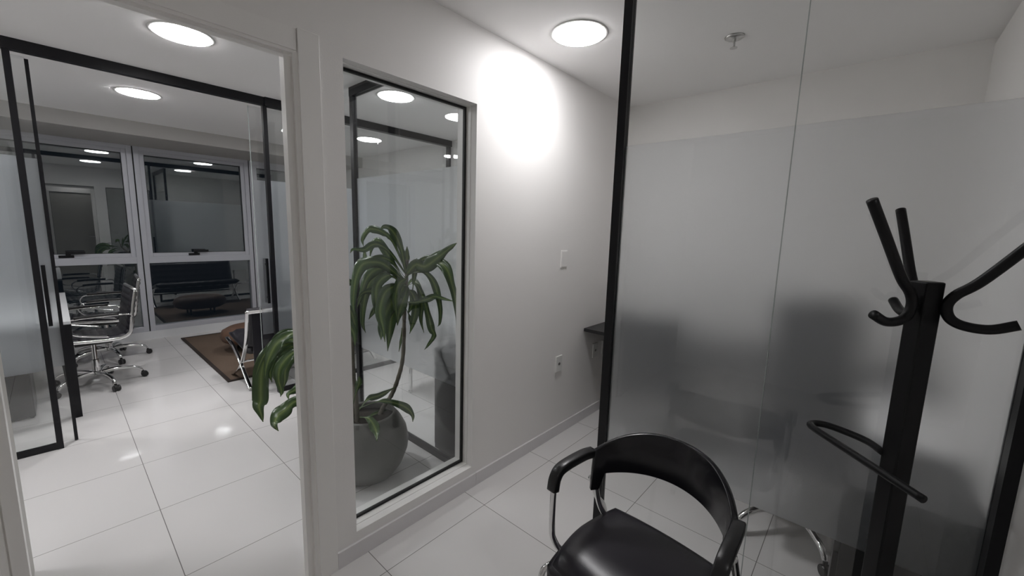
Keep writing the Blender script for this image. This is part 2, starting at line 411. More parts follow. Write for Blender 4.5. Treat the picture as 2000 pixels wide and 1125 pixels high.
def pull(parent, x, y0, y1):
    """square bar pull handle on both faces of a glass leaf"""
    for s in (-1, 1):
        ys = y0 if s < 0 else y1
        bm = nb(); box(bm, x - .009, x + .009, min(ys + s * .022, ys + s * .040), max(ys + s * .022, ys + s * .040), .81, 1.20)
        for z in (.86, 1.15): box(bm, x - .006, x + .006, min(ys, ys + s * .024), max(ys, ys + s * .024), z - .008, z + .008)
        obj('handle', bm, BLACK, parent, world=True)
# sliding leaves behind the fixed panels
sl = empty('sliding_glass_door', (-.6, 3.91, 0), 'frosted sliding glass leaf at left of the office entrance, black edge strip and bar handle', 'sliding door')
obj('edge_strip', bx(-.020, -.003, 3.90, 3.92, 0.004, 2.43), BLACK, sl, world=True)
obj('glass_pane', bx(-1.15, -.018, 3.906, 3.914, .012, 2.44), GLASS, sl, world=True)
obj('frosted_film', bx(-1.15, -.020, 3.9145, 3.9165, FZ0, FZ1), FILM, sl, world=True)
pull(sl, -.056, 3.906, 3.915)
s2 = empty('sliding_glass_door', (1.6, 3.91, 0), 'frosted sliding glass leaf at right of the office entrance, clear polished edge, beside the plant', 'sliding door')
obj('glass_pane', bx(1.143, 2.3, 3.906, 3.914, .012, 2.44), GLASS, s2, world=True)
obj('edge_strip', bx(1.140, 1.1425, 3.905, 3.915, .012, 2.44), EDGE, s2, world=True)
obj('frosted_film', bx(1.155, 2.3, 3.9145, 3.9165, FZ0, FZ1), FILM, s2, world=True)
pull(s2, 1.205, 3.906, 3.915)

# screen in the hall right of the plant (y direction, x = 1.57)
gs = empty('glass_partition', (1.57, 2.4, 0), 'frosted glass screen in black frame beside the potted plant, behind the narrow window', 'glass partition')
obj('top_beam', bx(1.55, 1.59, 1.752, 3.03, BZ0, CZ), BLACK, gs, world=True)
obj('post', bx(1.553, 1.587, 2.985, 3.03, 0, BZ0), BLACK, gs, world=True)
obj('post', bx(1.553, 1.587, 1.752, 1.79, 0, BZ0), BLACK, gs, world=True)
obj('bottom_rail', bx(1.555, 1.585, 1.79, 2.985, 0, .038), BLACK, gs, world=True)
obj('glass_pane', bx(1.566, 1.574, 1.79, 2.402, .03, BZ0), GLASS, gs, world=True)
obj('glass_pane', bx(1.566, 1.574, 2.406, 2.985, .03, BZ0), GLASS, gs, world=True)
obj('frosted_film', bx(1.5745, 1.5765, 1.79, 2.985, FZ0, FZ1), FILM, gs, world=True)

# near partition behind the visitor chair (y direction, x = 1.60)
gp = empty('glass_partition', (1.60, .3, 0), 'large frosted glass partition behind the visitor chair and the coat rack', 'glass partition')
obj('top_beam', bx(1.58, 1.62, -.343, .84, BZ0, CZ), BLACK, gp, world=True)
obj('post', bx(1.583, 1.617, .806, .842, 0, BZ0), BLACK, gp, world=True, label='tall slim black post at the open end')
obj('post', bx(1.545, 1.617, -.343, -.318, 0, BZ0), BLACK, gp, world=True)
obj('glass_pane', bx(1.596, 1.604, .2265, .806, .005, BZ0), GLASS, gp, world=True)
obj('glass_pane', bx(1.596, 1.604, -.318, .2235, .005, BZ0), GLASS, gp, world=True)
obj('glass_joint', bx(1.5965, 1.6035, .2240, .2260, .005, BZ0), EDGE, gp, world=True, label='thin clear silicone joint')
obj('frosted_film', bx(1.6045, 1.6065, .2262, .806, FZ0, FZ1), FILM, gp, world=True)
obj('frosted_film', bx(1.6045, 1.6065, -.318, .2238, FZ0, FZ1), FILM, gp, world=True)

# ------------------------------------------------------------ exterior window wall
joints = [-1.70, -.49, .72, 1.93, 3.19]
for i in range(4):
    a, b = max(joints[i], X0) + .006, joints[i + 1] - .006
    if i == 3: b = X1
    w = empty('window_%d' % (i + 2), ((a + b) / 2, YW, 0), kind='structure')
    bm = nb()
    t = .050
    box(bm, a, a + t, YW - .03, YW + .07, .10, 2.37); box(bm, b - t, b, YW - .03, YW + .07, .10, 2.37)
    box(bm, a + t, b - t, YW - .03, YW + .07, 2.325, 2.37)
    box(bm, a + t, b - t, YW - .03, YW + .07, .10, .165)
    box(bm, a + t, b - t, YW - .03, YW + .07, .965, 1.045)
    obj('frame', bm, ALU, w, world=True, bevel=.002)
    bm = ringframe(nb(), a + t, b - t, 1.045, 2.325, YW - .015, YW + .05, .045)
    sash = obj('sash', bm, ALU, w, world=True, bevel=.003)
    obj('gasket', ringframe(nb(), a + t + .043, b - t - .043, 1.088, 2.282, YW + .0, YW + .02, .006), GASKET, w, world=True)
    bm = nb(); box(bm, a + t + .03, b - t - .03, YW + .02, YW + .026, 1.07, 2.30)
    obj('upper_pane', bm, WGLASS, w, world=True)
    bm = nb(); box(bm, a + t - .01, b - t + .01, YW + .02, YW + .026, .155, .975)
    obj('lower_pane', bm, WGLASS, w, world=True)
    if 0 < i:
        hx = (a + b) / 2 - (.25 if i != 2 else 0.02)
        hx = {1: .10, 2: 1.25, 3: 2.5}[i]
        bm = nb(); box(bm, hx - .075, hx + .045, YW - .028, YW - .014, 1.052, 1.082)
        box(bm, hx - .02, hx + .02, YW - .050, YW - .028, 1.075, 1.125)
        box(bm, hx - .02, hx + .135, YW - .072, YW - .050, 1.100, 1.128)
        obj('handle', bm, BLACK, w, world=True, bevel=.004)
bm = nb()
for j in joints[1:4]: box(bm, j - .006, j + .006, YW + .0, YW + .06, .10, 2.37)
struct('trim_1', bm, GASKET)
struct('wall_window', bx(X0, X1, YW - .035, YW + .20, 0, .10), LAMIN)
bm = nb(); box(bm, X0 - .1, X1 + .1, YW + .07, YW + .20, 2.37, CZ + .1)
struct('trim_2', bm, WALL)

# ------------------------------------------------------------ black shelf-desk along the east wall of the back room
t = empty('wall_desk', (2.93, .63, 0), 'black wall-mounted desk slab running along the far wall behind the partition', 'desk')
obj('desktop', bx(2.675, X1 - .001, -.335, 1.598, .737, .762), DARKLAM, t, world=True, bevel=.001)
for y in (.35, .95, 1.5):
    bm = nb(); prism(bm, [(X1 - .001, .735), (X1 - .001, .55), (X1 - .02, .55), (2.80, .715), (2.80, .735)], y - .012, y + .012, lambda a, b, h: (a, h, b))
    obj('bracket', bm, BLACK, t, world=True)
# ------------------------------------------------------------ dark cabinets standing behind the partitions
def pedestal(x0, x1, y0, y1, h, label, face):
    t = empty('drawer_pedestal', ((x0 + x1) / 2, (y0 + y1) / 2, 0), label, 'cabinet')
    obj('body', bx(x0, x1, y0, y1, .03, h - .022), DARKLAM, t, world=True, bevel=.002)
    obj('top', bx(x0 - .004, x1 + .004, y0 - .004, y1 + .004, h - .021, h), DARKLAM, t, world=True, bevel=.002)
    obj('plinth', bx(x0 + .02, x1 - .02, y0 + .02, y1 - .02, 0, .03), BLACK, t, world=True)
    ye = y1 if face > 0 else y0
    for k in range(3):
        z0 = .05 + k * (h - .09) / 3; z1 = z0 + (h - .09) / 3 - .008
        dr = obj('drawer', bx(x0 + .01, x1 - .01, min(ye, ye + face * .016), max(ye, ye + face * .016), z0, z1), DARKLAM, t, world=True, bevel=.002)
        bm = nb(); hy0, hy1 = sorted((ye + face * .016, ye + face * .034)); box(bm, (x0 + x1) / 2 - .05, (x0 + x1) / 2 + .05, hy0, hy1, (z0 + z1) / 2 - .005, (z0 + z1) / 2 + .005)
        obj('handle', bm, STEEL, dr, world=True)
    return t
pedestal(1.630, 2.02, -.325, -.035, .722, 'dark cabinet standing against the glass partition behind the coat rack', 1)
pedestal(1.595, 1.99, 1.765, 2.06, .722, 'dark cabinet behind the frosted screen at the right edge of the narrow window', 1)
# white desk beyond the hall screen
t = empty('office_desk', (2.33, 2.42, 0), 'white desk on tapered chrome legs, blurred behind the frosted screen', 'desk')
obj('desktop', bx(2.02, 2.64, 1.78, 3.06, .716, .741), LAMIN, t, world=True, bevel=.002)
for x in (2.062, 2.60):
    for y in (1.82, 3.02):
        bm = nb(); lathe(bm, [(.028, .715), (.026, .70), (.016, .04), (.014, .015), (.021, .012), (.021, 0)], (x, y, 0), 16)
        obj('leg', bm, CHROME, t, world=True, smooth=False)
# blurred white unit under the wall desk
t = empty('side_table', (2.35, -.20, 0), 'white-topped side table glowing blurred through the frosted glass behind the coat rack', 'table')
obj('tabletop', bx(2.035, 2.66, -.325, -.065, .728, .752), mat('white_gloss_top', (.86, .86, .86), rough=.25), t, world=True, bevel=.003)
obj('side_panel', bx(2.635, 2.655, -.32, -.16, 0, .728), mat('grey_laminate', (.12, .12, .115), rough=.5), t, world=True)

# ------------------------------------------------------------ chairs
def office_chair(loc, rotz, label, tall=1.0, phase=.35, W=.235, pad=.012, group='ribbed black office chairs'):
    """low-back ribbed sling chair on a chrome five-star base; front faces local +x"""
    t = empty('office_chair', loc, label, 'office chair', group, rotz=rotz)
    prof = spline([(.25, .452), (.22, .470), (.10, .462), (-.06, .452), (-.16, .458), (-.215, .495), (-.232, .57), (-.245, .68), (-.268, .81), (-.28, .87)], 6)
    P = [Vector((p.x, p.y if p.y < .52 or p.x > 0 else .52 + (p.y - .52) * tall)) for p in prof]
    # ribbed sling: seat and back as two parts
    def sling(lo, hi, name):
        bm = nb(); Q = []
        n = 0; fine = []
        for i in range(lo, hi):
            for k in range(4): fine.append(P[i].lerp(P[i + 1], k / 4))
        fine.append(P[hi])
        s = 0; top = []; bot = []
        for i, p in enumerate(fine):
            a = fine[max(i - 1, 0)]; b = fine[min(i + 1, len(fine) - 1)]; d = (b - a).normalized(); nn = Vector((-d.y, d.x))
            if i: s += (fine[i] - fine[i - 1]).length
            h = pad + .007 * abs(math.sin(math.pi * s / .05))
            top.append(p - nn * h); bot.append(p + nn * h)
        poly = top + bot[::-1]
        n_ = len(poly); A = []
        ys = [-W, -W * .5, 0, W * .5, W]
        rows = [[bm.verts.new((q.x, y, q.y)) for q in poly] for y in ys]
        for r0, r1 in zip(rows, rows[1:]):
            for i in range(n_): bm.faces.new((r0[i], r0[(i + 1) % n_], r1[(i + 1) % n_], r1[i]))
        m_ = len(top)
        for r, flip in ((rows[0], 1), (rows[-1], 0)):
            for i in range(m_ - 1):
                f = (r[i], r[i + 1], r[n_ - 2 - i], r[n_ - 1 - i]); bm.faces.new(f if not flip else f[::-1])
        return obj(name, bm, LEATHER, t, smooth=True)
    cut = 27
    sling(0, cut, 'seat'); sling(cut, len(P) - 1, 'backrest')
    for s in (-1, 1):
        bm = nb(); sweep(bm, [(p.x, s * (W + .012), p.y) for p in P], .0, 10, flat=(.012, .026)); obj('side_rail', bm, CHROME, t, smooth=True)
    bm = nb(); sweep(bm, [(P[-1].x, -W - .015, P[-1].y + .006), (P[-1].x, W + .015, P[-1].y + .006)], .013, 12); obj('top_bar', bm, STEEL, t, smooth=True)
    for s in (-1, 1):
        bm = nb(); sweep(bm, spline([(-.235, s * .262, .645), (-.21, s * .285, .668), (-.12, s * .290, .672), (.10, s * .290, .668), (.155, s * .290, .655), (.175, s * .288, .60), (.12, s * .275, .535), (.02, s * .262, .505), (-.08, s * .255, .485)], 6), .0, 10, flat=(.024, .011)); ar = obj('armrest', bm, CHROME, t, smooth=True)
        bm = nb(); sweep(bm, spline([(-.15, s * .290, .684), (0, s * .290, .687), (.12, s * .290, .680)], 6), .0, 10, flat=(.040, .018)); obj('arm_pad', bm, PLAST, ar, smooth=True)
    bm = nb(); box(bm, -.12, .12, -.06, .06, .385, .425); box(bm, -.06, .06, -.22, .22, .425, .440); box(bm, .04, .20, -.012, .012, .395, .405)
    obj('tilt_mechanism', bm, PLAST, t, bevel=.006)
    bm = nb(); lathe(bm, [(.034, .10), (.034, .13), (.026, .135), (.026, .24), (.016, .245), (.016, .39)], (0, 0, 0), 20); obj('gas_column', bm, CHROME, t, smooth=False)
    for k in range(5):
        a = 2 * math.pi * k / 5 + phase; c, s = math.cos(a), math.sin(a)
        bm = nb(); path = spline([(.02 * c, .02 * s, .112), (.12 * c, .12 * s, .125), (.23 * c, .23 * s, .112), (.285 * c, .285 * s, .088), (.300 * c, .300 * s, .062)], 5)
        sweep(bm, path, lambda u: .021 - .008 * u, 10); lg = obj('leg', bm, CHROME, t, smooth=True)
        bm = nb(); cx, cy = .318 * c, .318 * s
        for side in (-1, 1):
            ox, oy = -s * side * .014, c * side * .014
            pr = []
            m4 = Matrix.Translation((cx + ox, cy + oy, .027)) @ Matrix.Rotation(a + math.pi / 2, 4, 'Z')
            b2 = nb(); lathe(b2, [(.012, -.008), (.024, -.009), (.0265, -.004), (.0265, .004), (.024, .009), (.012, .008)], (0, 0, 0), 18, 'x')
            bmesh.ops.transform(b2, matrix=m4, verts=b2.verts); me = bpy.data.meshes.new('tmp'); b2.to_mesh(me); b2.free(); bm.from_mesh(me); bpy.data.meshes.remove(me)
        lathe(bm, [(.010, .050), (.010, .066)], (.305 * c, .305 * s, 0), 10)
        obj('caster', bm, PLAST, lg, smooth=False)
    return t
C1 = office_chair((.160, 5.13, 0), math.pi + .05, 'black ribbed office chair with chrome base, the nearer of the two at the left desk', phase=.58)
def again(src, loc, rotz, label):
    c = copy_tree(src); c.location = loc; c.rotation_euler = (0, 0, rotz); c['label'] = label; return c
again(C1, (.30, 6.03, 0), math.pi - .05, 'black ribbed office chair behind the nearer one, closer to the windows')
office_chair((2.43, .165, 0), math.pi + .05, 'tall-backed dark office chair blurred behind the partition, beside the coat rack', tall=1.86, phase=.55, W=.185, pad=.030, group='dark chairs behind the glass partition')
office_chair((2.78, 1.06, 0), .1, 'lower dark office chair blurred behind the partition, close to the tall post', tall=1.32, phase=.95, W=.22, pad=.030, group='dark chairs behind the glass partition')

# office desk on the left
t = empty('office_desk', (-.35, 5.2, 0), 'long desk with pale top and black tapered legs at left behind the frosted leaf', 'desk')
obj('desktop', bx(-.72, .035, 4.36, 6.1, .722, .745), LAMIN, t, world=True, bevel=.002)
for x0, x1 in ((-.055, .035), (-.72, -.63)):
    for y0, y1 in ((4.36, 4.41), (6.05, 6.10)):
        bm = nb(); s = 1 if x0 > -.1 else -1; xe = x1 if s > 0 else x0
        prism(bm, [(xe, .720), (xe, .0), (xe - s * .045, .0), (xe - s * .09, .720)], y0, y1, lambda a, b, h: (a, h, b))
        obj('leg', bm, BLACK, t, world=True, bevel=.002)
bm = nb(); box(bm, -.63, -.06, 4.37, 4.40, .66, .72); box(bm, -.70, -.66, 4.41, 6.05, .66, .72); obj('apron', bm, BLACK, t, world=True)
t = empty('computer_tower', (-.27, 4.75, 0), 'slim black computer tower under the left desk, seen through frosted glass', 'computer')
obj('case', bx(-.36, -.20, 4.56, 4.95, .012, .40), DARKLAM, t, world=True, bevel=.006)
obj('front_panel', bx(-.355, -.205, 4.553, 4.561, .02, .395), PLASTB, t, world=True)
obj('foot', bx(-.35, -.33, 4.58, 4.93, 0, .012), PLAST, t, world=True); obj('foot', bx(-.23, -.21, 4.58, 4.93, 0, .012), PLAST, t, world=True)

# rug, ottoman, lounge sofa in the office
t = empty('area_rug', (1.8, 5.45, 0), 'brown rug with dark bound edge on the office floor below the windows', 'rug')
obj('pile', bx(1.01, 2.63, 4.43, 6.47, 0.001, .010), RUG, t, world=True)
obj('binding', (lambda b: (box(b, .98, 1.01, 4.40, 6.50, .001, .012), box(b, 2.63, 2.66, 4.40, 6.50, .001, .012), box(b, 1.01, 2.63, 4.40, 4.43, .001, .012), box(b, 1.01, 2.63, 6.47, 6.50, .001, .012), b)[-1])(nb()), RUGE, t, world=True)
t = empty('ottoman', (1.52, 5.42, .011), 'low brown hide-covered ottoman on the rug beside the black lounge seat', 'ottoman')
bm = nb(); lathe(bm, [(.02, .10), (.26, .10), (.31, .13), (.33, .19), (.31, .25), (.25, .285), (.12, .30), (.02, .302)], (0, 0, 0), 36)
for v in bm.verts: v.co.x *= 1.08; v.co.y *= .85
obj('cushion', bm, HIDE, t, smooth=True)
for a in range(4):
    x, y = .22 * math.cos(a * math.pi / 2 + .78), .17 * math.sin(a * math.pi / 2 + .78)
    bm = nb(); lathe(bm, [(.012, 0), (.018, .11)], (x, y, 0), 12); obj('leg', bm, BLACK, t)
t = empty('lounge_sofa', (1.68, 4.32, 0), 'low black leather lounge sofa on crossed chrome frame, its back to the office glass', 'sofa')
SX0, SX1 = 1.06, 2.30
def cushion(bm, y0, z0, y1, z1, th):
    d = Vector((0, y1 - y0, z1 - z0)); L = d.length; d.normalize(); n = Vector((0, -d.z, d.y))
    nx, ny = 24, 12; g = {}
    for side in (0, 1):
        for i in range(nx + 1):
            for j in range(ny + 1):
                u, v = i / nx, j / ny
                e = min(1, min(u, 1 - u) * 26, min(v, 1 - v) * 12) ** .5
                tuft = 1 - .14 * (1 - abs(math.sin(math.pi * u * 8))) - .14 * (1 - abs(math.sin(math.pi * v * 4)))
                h = th / 2 * (.25 + .75 * e) * tuft * (1 if side else -1)
                p = Vector((SX0 + .02 + u * (SX1 - SX0 - .04), y0, z0)) + d * (L * v) + n * h
                g[side, i, j] = bm.verts.new(p)
    for i in range(nx):
        for j in range(ny):
            bm.faces.new((g[1, i, j], g[1, i + 1, j], g[1, i + 1, j + 1], g[1, i, j + 1])); bm.faces.new((g[0, i, j], g[0, i, j + 1], g[0, i + 1, j + 1], g[0, i + 1, j]))
    for i in range(nx):
        for j in (0, ny): bm.faces.new((g[0, i, j], g[0, i + 1, j], g[1, i + 1, j], g[1, i, j]))
    for j in range(ny):
        for i in (0, nx): bm.faces.new((g[0, i, j], g[1, i, j], g[1, i, j + 1], g[0, i, j + 1]))
    return bm
obj('seat_cushion', cushion(nb(), 4.16, .33, 4.68, .41, .10), LEATHER, t, world=True, smooth=True)
obj('backrest', cushion(nb(), 4.20, .36, 4.06, .745, .10), LEATHER, t, world=True, smooth=True)
for x in (SX0 + .005, SX1 - .005):
    bm = nb(); sweep(bm, spline([(x, 3.995, .735), (x, 4.03, .60), (x, 4.09, .43), (x, 4.20, .27), (x, 4.36, .12), (x, 4.57, .018)], 7), 0, 8, flat=(.032, .014)); obj('frame_bar', bm, CHROME, t, world=True, smooth=True)
    bm = nb(); sweep(bm, spline([(x, 4.70, .365), (x, 4.52, .325), (x, 4.33, .23), (x, 4.17, .11), (x, 4.03, .015)], 7), 0, 8, flat=(.032, .014)); obj('frame_bar', bm, CHROME, t, world=True, smooth=True)
bm = nb(); sweep(bm, [(SX0, 3.995, .725), (SX1, 3.995, .725)], 0, 8, flat=(.014, .030)); sweep(bm, [(SX0, 4.25, .22), (SX1, 4.25, .22)], 0, 8, flat=(.03, .014)); obj('cross_bar', bm, CHROME, t, world=True, smooth=True)
obj('back_sling', bx(SX0 + .04, SX1 - .04, 4.012, 4.020, .16, .735), LEATHER, t, world=True)

# ------------------------------------------------------------ potted dracaena
DATA = {"main":[[[[1.441,2.15,1.215],[1.4,2.13,1.353],[1.35,2.11,1.44],[1.297,2.09,1.488],[1.246,2.07,1.498],[1.208,2.05,1.481]],0.045],[[[1.447,2.17,1.232],[1.378,2.188,1.404],[1.321,2.207,1.465],[1.264,2.225,1.484],[1.238,2.243,1.471],[1.218,2.262,1.42],[1.233,2.28,1.379]],0.042],[[[1.434,2.15,1.215],[1.332,2.133,1.336],[1.255,2.117,1.39],[1.191,2.1,1.397],[1.129,2.083,1.37],[1.059,2.067,1.375],[1.033,2.05,1.357]],0.036],[[[1.436,2.17,1.197],[1.389,2.192,1.268],[1.342,2.213,1.306],[1.286,2.235,1.307],[1.241,2.257,1.288],[1.238,2.278,1.336],[1.264,2.3,1.381]],0.038],[[[1.411,2.15,1.182],[1.329,2.131,1.242],[1.251,2.113,1.289],[1.167,2.094,1.3],[1.105,2.076,1.282],[1.061,2.057,1.208],[1.036,2.039,1.093],[1.033,2.02,1.026]],0.062],[[[1.407,2.16,1.171],[1.332,2.153,1.243],[1.27,2.147,1.256],[1.21,2.14,1.239],[1.161,2.133,1.192],[1.127,2.127,1.105],[1.098,2.12,1.042]],0.055],[[[1.393,2.14,1.155],[1.327,2.113,1.21],[1.254,2.087,1.211],[1.192,2.06,1.174],[1.165,2.033,1.105],[1.161,2.007,1.019],[1.166,1.98,0.968]],0.055],[[[1.409,2.13,1.149],[1.365,2.098,1.118],[1.285,2.066,1.063],[1.218,2.034,0.989],[1.178,2.002,0.918],[1.155,1.97,0.879]],0.075],[[[1.422,2.15,1.136],[1.38,2.138,1.077],[1.32,2.125,0.959],[1.293,2.112,0.849],[1.274,2.1,0.76]],0.06],[[[1.424,2.12,1.129],[1.374,2.08,1.067],[1.315,2.04,0.993],[1.279,2.0,0.935]],0.06],[[[1.449,2.13,1.145],[1.484,2.104,1.145],[1.512,2.079,1.071],[1.53,2.045,0.962],[1.53,2.009,0.873],[1.53,1.983,0.835],[1.481,1.976,0.787],[1.432,1.95,0.77]],0.045],[[[1.439,2.13,1.201],[1.475,2.101,1.223],[1.52,2.073,1.227],[1.53,1.998,1.179],[1.53,1.943,1.087],[1.53,1.923,1.007],[1.53,1.928,0.927],[1.516,1.93,0.903]],0.04],[[[1.419,2.1,1.221],[1.439,2.044,1.277],[1.469,1.988,1.271],[1.517,1.932,1.325],[1.53,1.853,1.378],[1.53,1.772,1.42]],0.07],[[[1.409,2.1,1.044],[1.436,2.048,1.045],[1.482,1.996,1.066],[1.504,1.944,1.089],[1.53,1.884,1.079],[1.53,1.79,1.076]],0.036],[[[1.445,2.15,1.234],[1.456,2.16,1.306],[1.464,2.17,1.382]],0.034],[[[1.503,2.17,1.103],[1.53,2.185,1.206],[1.53,2.162,1.307]],0.036],[[[1.407,2.15,0.874],[1.389,2.135,0.797],[1.364,2.12,0.733]],0.014],[[[1.417,2.16,1.125],[1.325,2.145,1.117],[1.222,2.13,1.128],[1.14,2.115,1.129],[1.089,2.1,1.095]],0.045],[[[1.4,2.18,1.105],[1.332,2.203,1.055],[1.275,2.227,1.004],[1.239,2.25,0.935]],0.055],[[[1.435,2.12,1.103],[1.44,2.085,1.036],[1.386,2.05,0.984]],0.04],[[[1.442,2.17,1.129],[1.405,2.195,1.025],[1.397,2.22,0.863]],0.06],[[[1.404,2.1,1.187],[1.324,2.05,1.168],[1.267,2.0,1.089],[1.247,1.95,0.981]],0.05],[[[1.435,2.15,1.001],[1.451,2.125,0.931],[1.437,2.1,0.878]],0.02],[[[1.432,2.12,1.199],[1.518,2.06,1.311],[1.53,1.885,1.276],[1.53,1.81,1.162],[1.53,1.767,1.016],[1.53,1.775,0.922]],0.055],[[[1.455,2.2,1.137],[1.398,2.217,1.078],[1.37,2.233,0.997],[1.349,2.25,0.832]],0.06],[[[1.463,2.2,1.163],[1.391,2.224,1.282],[1.357,2.248,1.357],[1.324,2.272,1.413],[1.299,2.296,1.375],[1.293,2.32,1.301]],0.05],[[[1.459,2.2,1.15],[1.371,2.217,1.194],[1.311,2.233,1.209],[1.251,2.25,1.161],[1.224,2.267,1.058],[1.216,2.283,0.919],[1.244,2.3,0.841]],0.055],[[[1.403,2.1,1.14],[1.3,2.06,1.153],[1.215,2.02,1.13],[1.158,1.98,1.044],[1.151,1.94,0.955],[1.138,1.9,0.885]],0.06],[[[1.489,2.2,1.134],[1.53,2.208,1.157],[1.53,2.141,1.124],[1.53,2.109,1.022],[1.53,2.121,0.91],[1.53,2.089,0.831]],0.045],[[[1.441,2.14,1.113],[1.461,2.11,1.085],[1.462,2.08,1.008],[1.418,2.05,0.916],[1.375,2.02,0.865]],0.05],[[[1.458,2.18,1.224],[1.459,2.203,1.319],[1.446,2.227,1.389],[1.432,2.25,1.427]],0.034]],"low":[[[[1.097,2.12,0.442],[1.152,2.12,0.488],[1.229,2.12,0.49],[1.335,2.12,0.512]],0.034],[[[1.086,2.1,0.461],[1.178,2.08,0.473],[1.237,2.06,0.467],[1.322,2.04,0.424],[1.363,2.02,0.387],[1.379,2.0,0.349],[1.365,1.98,0.32]],0.04],[[[1.059,2.05,0.432],[1.087,1.993,0.432],[1.094,1.937,0.383],[1.066,1.88,0.35]],0.045],[[[1.152,2.15,0.355],[1.252,2.175,0.353],[1.417,2.2,0.282]],0.03],[[[1.05,2.1,0.494],[1.057,2.067,0.588],[1.056,2.033,0.648],[1.037,2.0,0.692]],0.03]],"door":[[[[0.921,2.1,0.935],[0.835,2.08,0.954],[0.759,2.06,0.959],[0.706,2.04,0.985],[0.652,2.02,0.976],[0.601,2.0,0.946]],0.05],[[[0.913,2.08,0.941],[0.826,2.058,0.947],[0.749,2.037,0.944],[0.674,2.015,0.963],[0.62,1.993,0.944],[0.572,1.972,0.904],[0.536,1.95,0.836]],0.045],[[[0.913,2.08,0.941],[0.802,2.062,0.924],[0.7,2.044,0.929],[0.627,2.027,0.908],[0.582,2.009,0.85],[0.565,1.991,0.774],[0.556,1.973,0.714],[0.543,1.956,0.693],[0.546,1.938,0.654],[0.545,1.92,0.632]],0.07],[[[0.921,2.1,0.935],[0.839,2.093,0.911],[0.766,2.086,0.902],[0.716,2.079,0.901],[0.664,2.071,0.883],[0.638,2.064,0.847],[0.625,2.057,0.802],[0.629,2.05,0.755]],0.05],[[[0.93,2.12,0.93],[0.854,2.133,0.872],[0.787,2.147,0.85],[0.76,2.16,0.817],[0.733,2.173,0.76],[0.73,2.187,0.694],[0.723,2.2,0.648]],0.045],[[[0.921,2.1,0.935],[0.827,2.1,0.871],[0.778,2.1,0.838],[0.761,2.1,0.788],[0.751,2.1,0.767]],0.03],[[[1.048,2.1,0.427],[0.9,2.08,0.601],[0.815,2.06,0.673],[0.754,2.04,0.697],[0.713,2.02,0.698],[0.68,2.0,0.696],[0.674,1.98,0.676]],0.036],[[[1.028,2.06,0.442],[0.907,2.038,0.56],[0.795,2.016,0.63],[0.734,1.993,0.653],[0.688,1.971,0.659],[0.648,1.949,0.646],[0.608,1.927,0.637],[0.587,1.904,0.623],[0.579,1.882,0.614],[0.585,1.86,0.596]],0.065],[[[1.018,2.04,0.44],[0.839,2.005,0.565],[0.75,1.97,0.584],[0.708,1.935,0.574],[0.695,1.9,0.54]],0.04],[[[0.921,2.1,0.935],[0.961,2.12,1.023],[1.034,2.14,1.053],[1.084,2.16,1.014],[1.116,2.18,0.916],[1.133,2.2,0.823]],0.05],[[[0.921,2.1,0.935],[0.952,2.075,0.963],[0.999,2.05,0.982],[1.025,2.025,0.932],[1.021,2.0,0.864]],0.05],[[[0.921,2.1,0.935],[0.886,2.1,1.051],[0.861,2.1,1.081],[0.836,2.1,1.017]],0.05],[[[0.93,2.12,0.93],[0.968,2.145,1.061],[1.023,2.17,1.165],[1.104,2.195,1.179],[1.149,2.22,1.118]],0.05],[[[0.93,2.12,0.93],[0.941,2.135,1.038],[0.951,2.15,1.132]],0.04],[[[0.878,2.0,0.962],[0.795,1.979,1.006],[0.722,1.957,1.003],[0.665,1.936,0.997],[0.614,1.914,0.974],[0.581,1.893,0.935],[0.556,1.871,0.895],[0.543,1.85,0.854]],0.05],[[[0.948,2.16,0.919],[0.866,2.183,0.923],[0.806,2.207,0.896],[0.754,2.23,0.868],[0.719,2.253,0.804],[0.713,2.277,0.716],[0.732,2.3,0.642]],0.05],[[[0.886,2.02,0.957],[0.797,2.003,0.929],[0.742,1.986,0.913],[0.685,1.969,0.894],[0.638,1.951,0.855],[0.621,1.934,0.806],[0.625,1.917,0.752],[0.614,1.9,0.734]],0.045]]}
PX, PY = 1.165, 2.155
pt = empty('potted_dracaena', (PX, PY, 0), 'tall corn plant with striped drooping leaves in a round grey pot', 'potted plant')
bm = nb()
lathe(bm, [(.02, 0.0), (.135, 0.0), (.155, .012), (.200, .075), (.232, .160), (.238, .215), (.225, .285), (.195, .345), (.165, .385), (.158, .395), (.150, .392), (.146, .380), (.170, .340), (.02, .330)], (0, 0, 0), 56)
obj('pot', bm, POT, pt, smooth=True)
bm = nb(); lathe(bm, [(.01, .345), (.08, .352), (.168, .343), (.01, .336)], (0, 0, 0), 32); obj('soil', bm, SOIL, pt, smooth=True)
canes = [([(1.24, 2.16, .33), (1.276, 2.16, .39), (1.333, 2.16, .45), (1.383, 2.16, .55), (1.420, 2.16, .69), (1.428, 2.15, 1.00), (1.444, 2.15, 1.18), (1.450, 2.15, 1.30)], .0145),
         ([(1.10, 2.16, .33), (1.101, 2.16, .43), (1.085, 2.16, .62), (1.03, 2.15, .79), (.921, 2.10, .935), (.913, 2.10, 1.0)], .014),
         ([(1.10, 2.20, .33), (1.12, 2.22, .53), (1.126, 2.24, .72), (1.13, 2.24, .90)], .013)]
for pts, r in canes:
    bm = nb(); P = spline(pts, 14)
    sweep(bm, P, lambda u, r=r: r * (1 - .25 * u) * (1 + .07 * math.sin(u * 120)), 12); obj('cane', bm, BARK, pt, world=True, smooth=True)
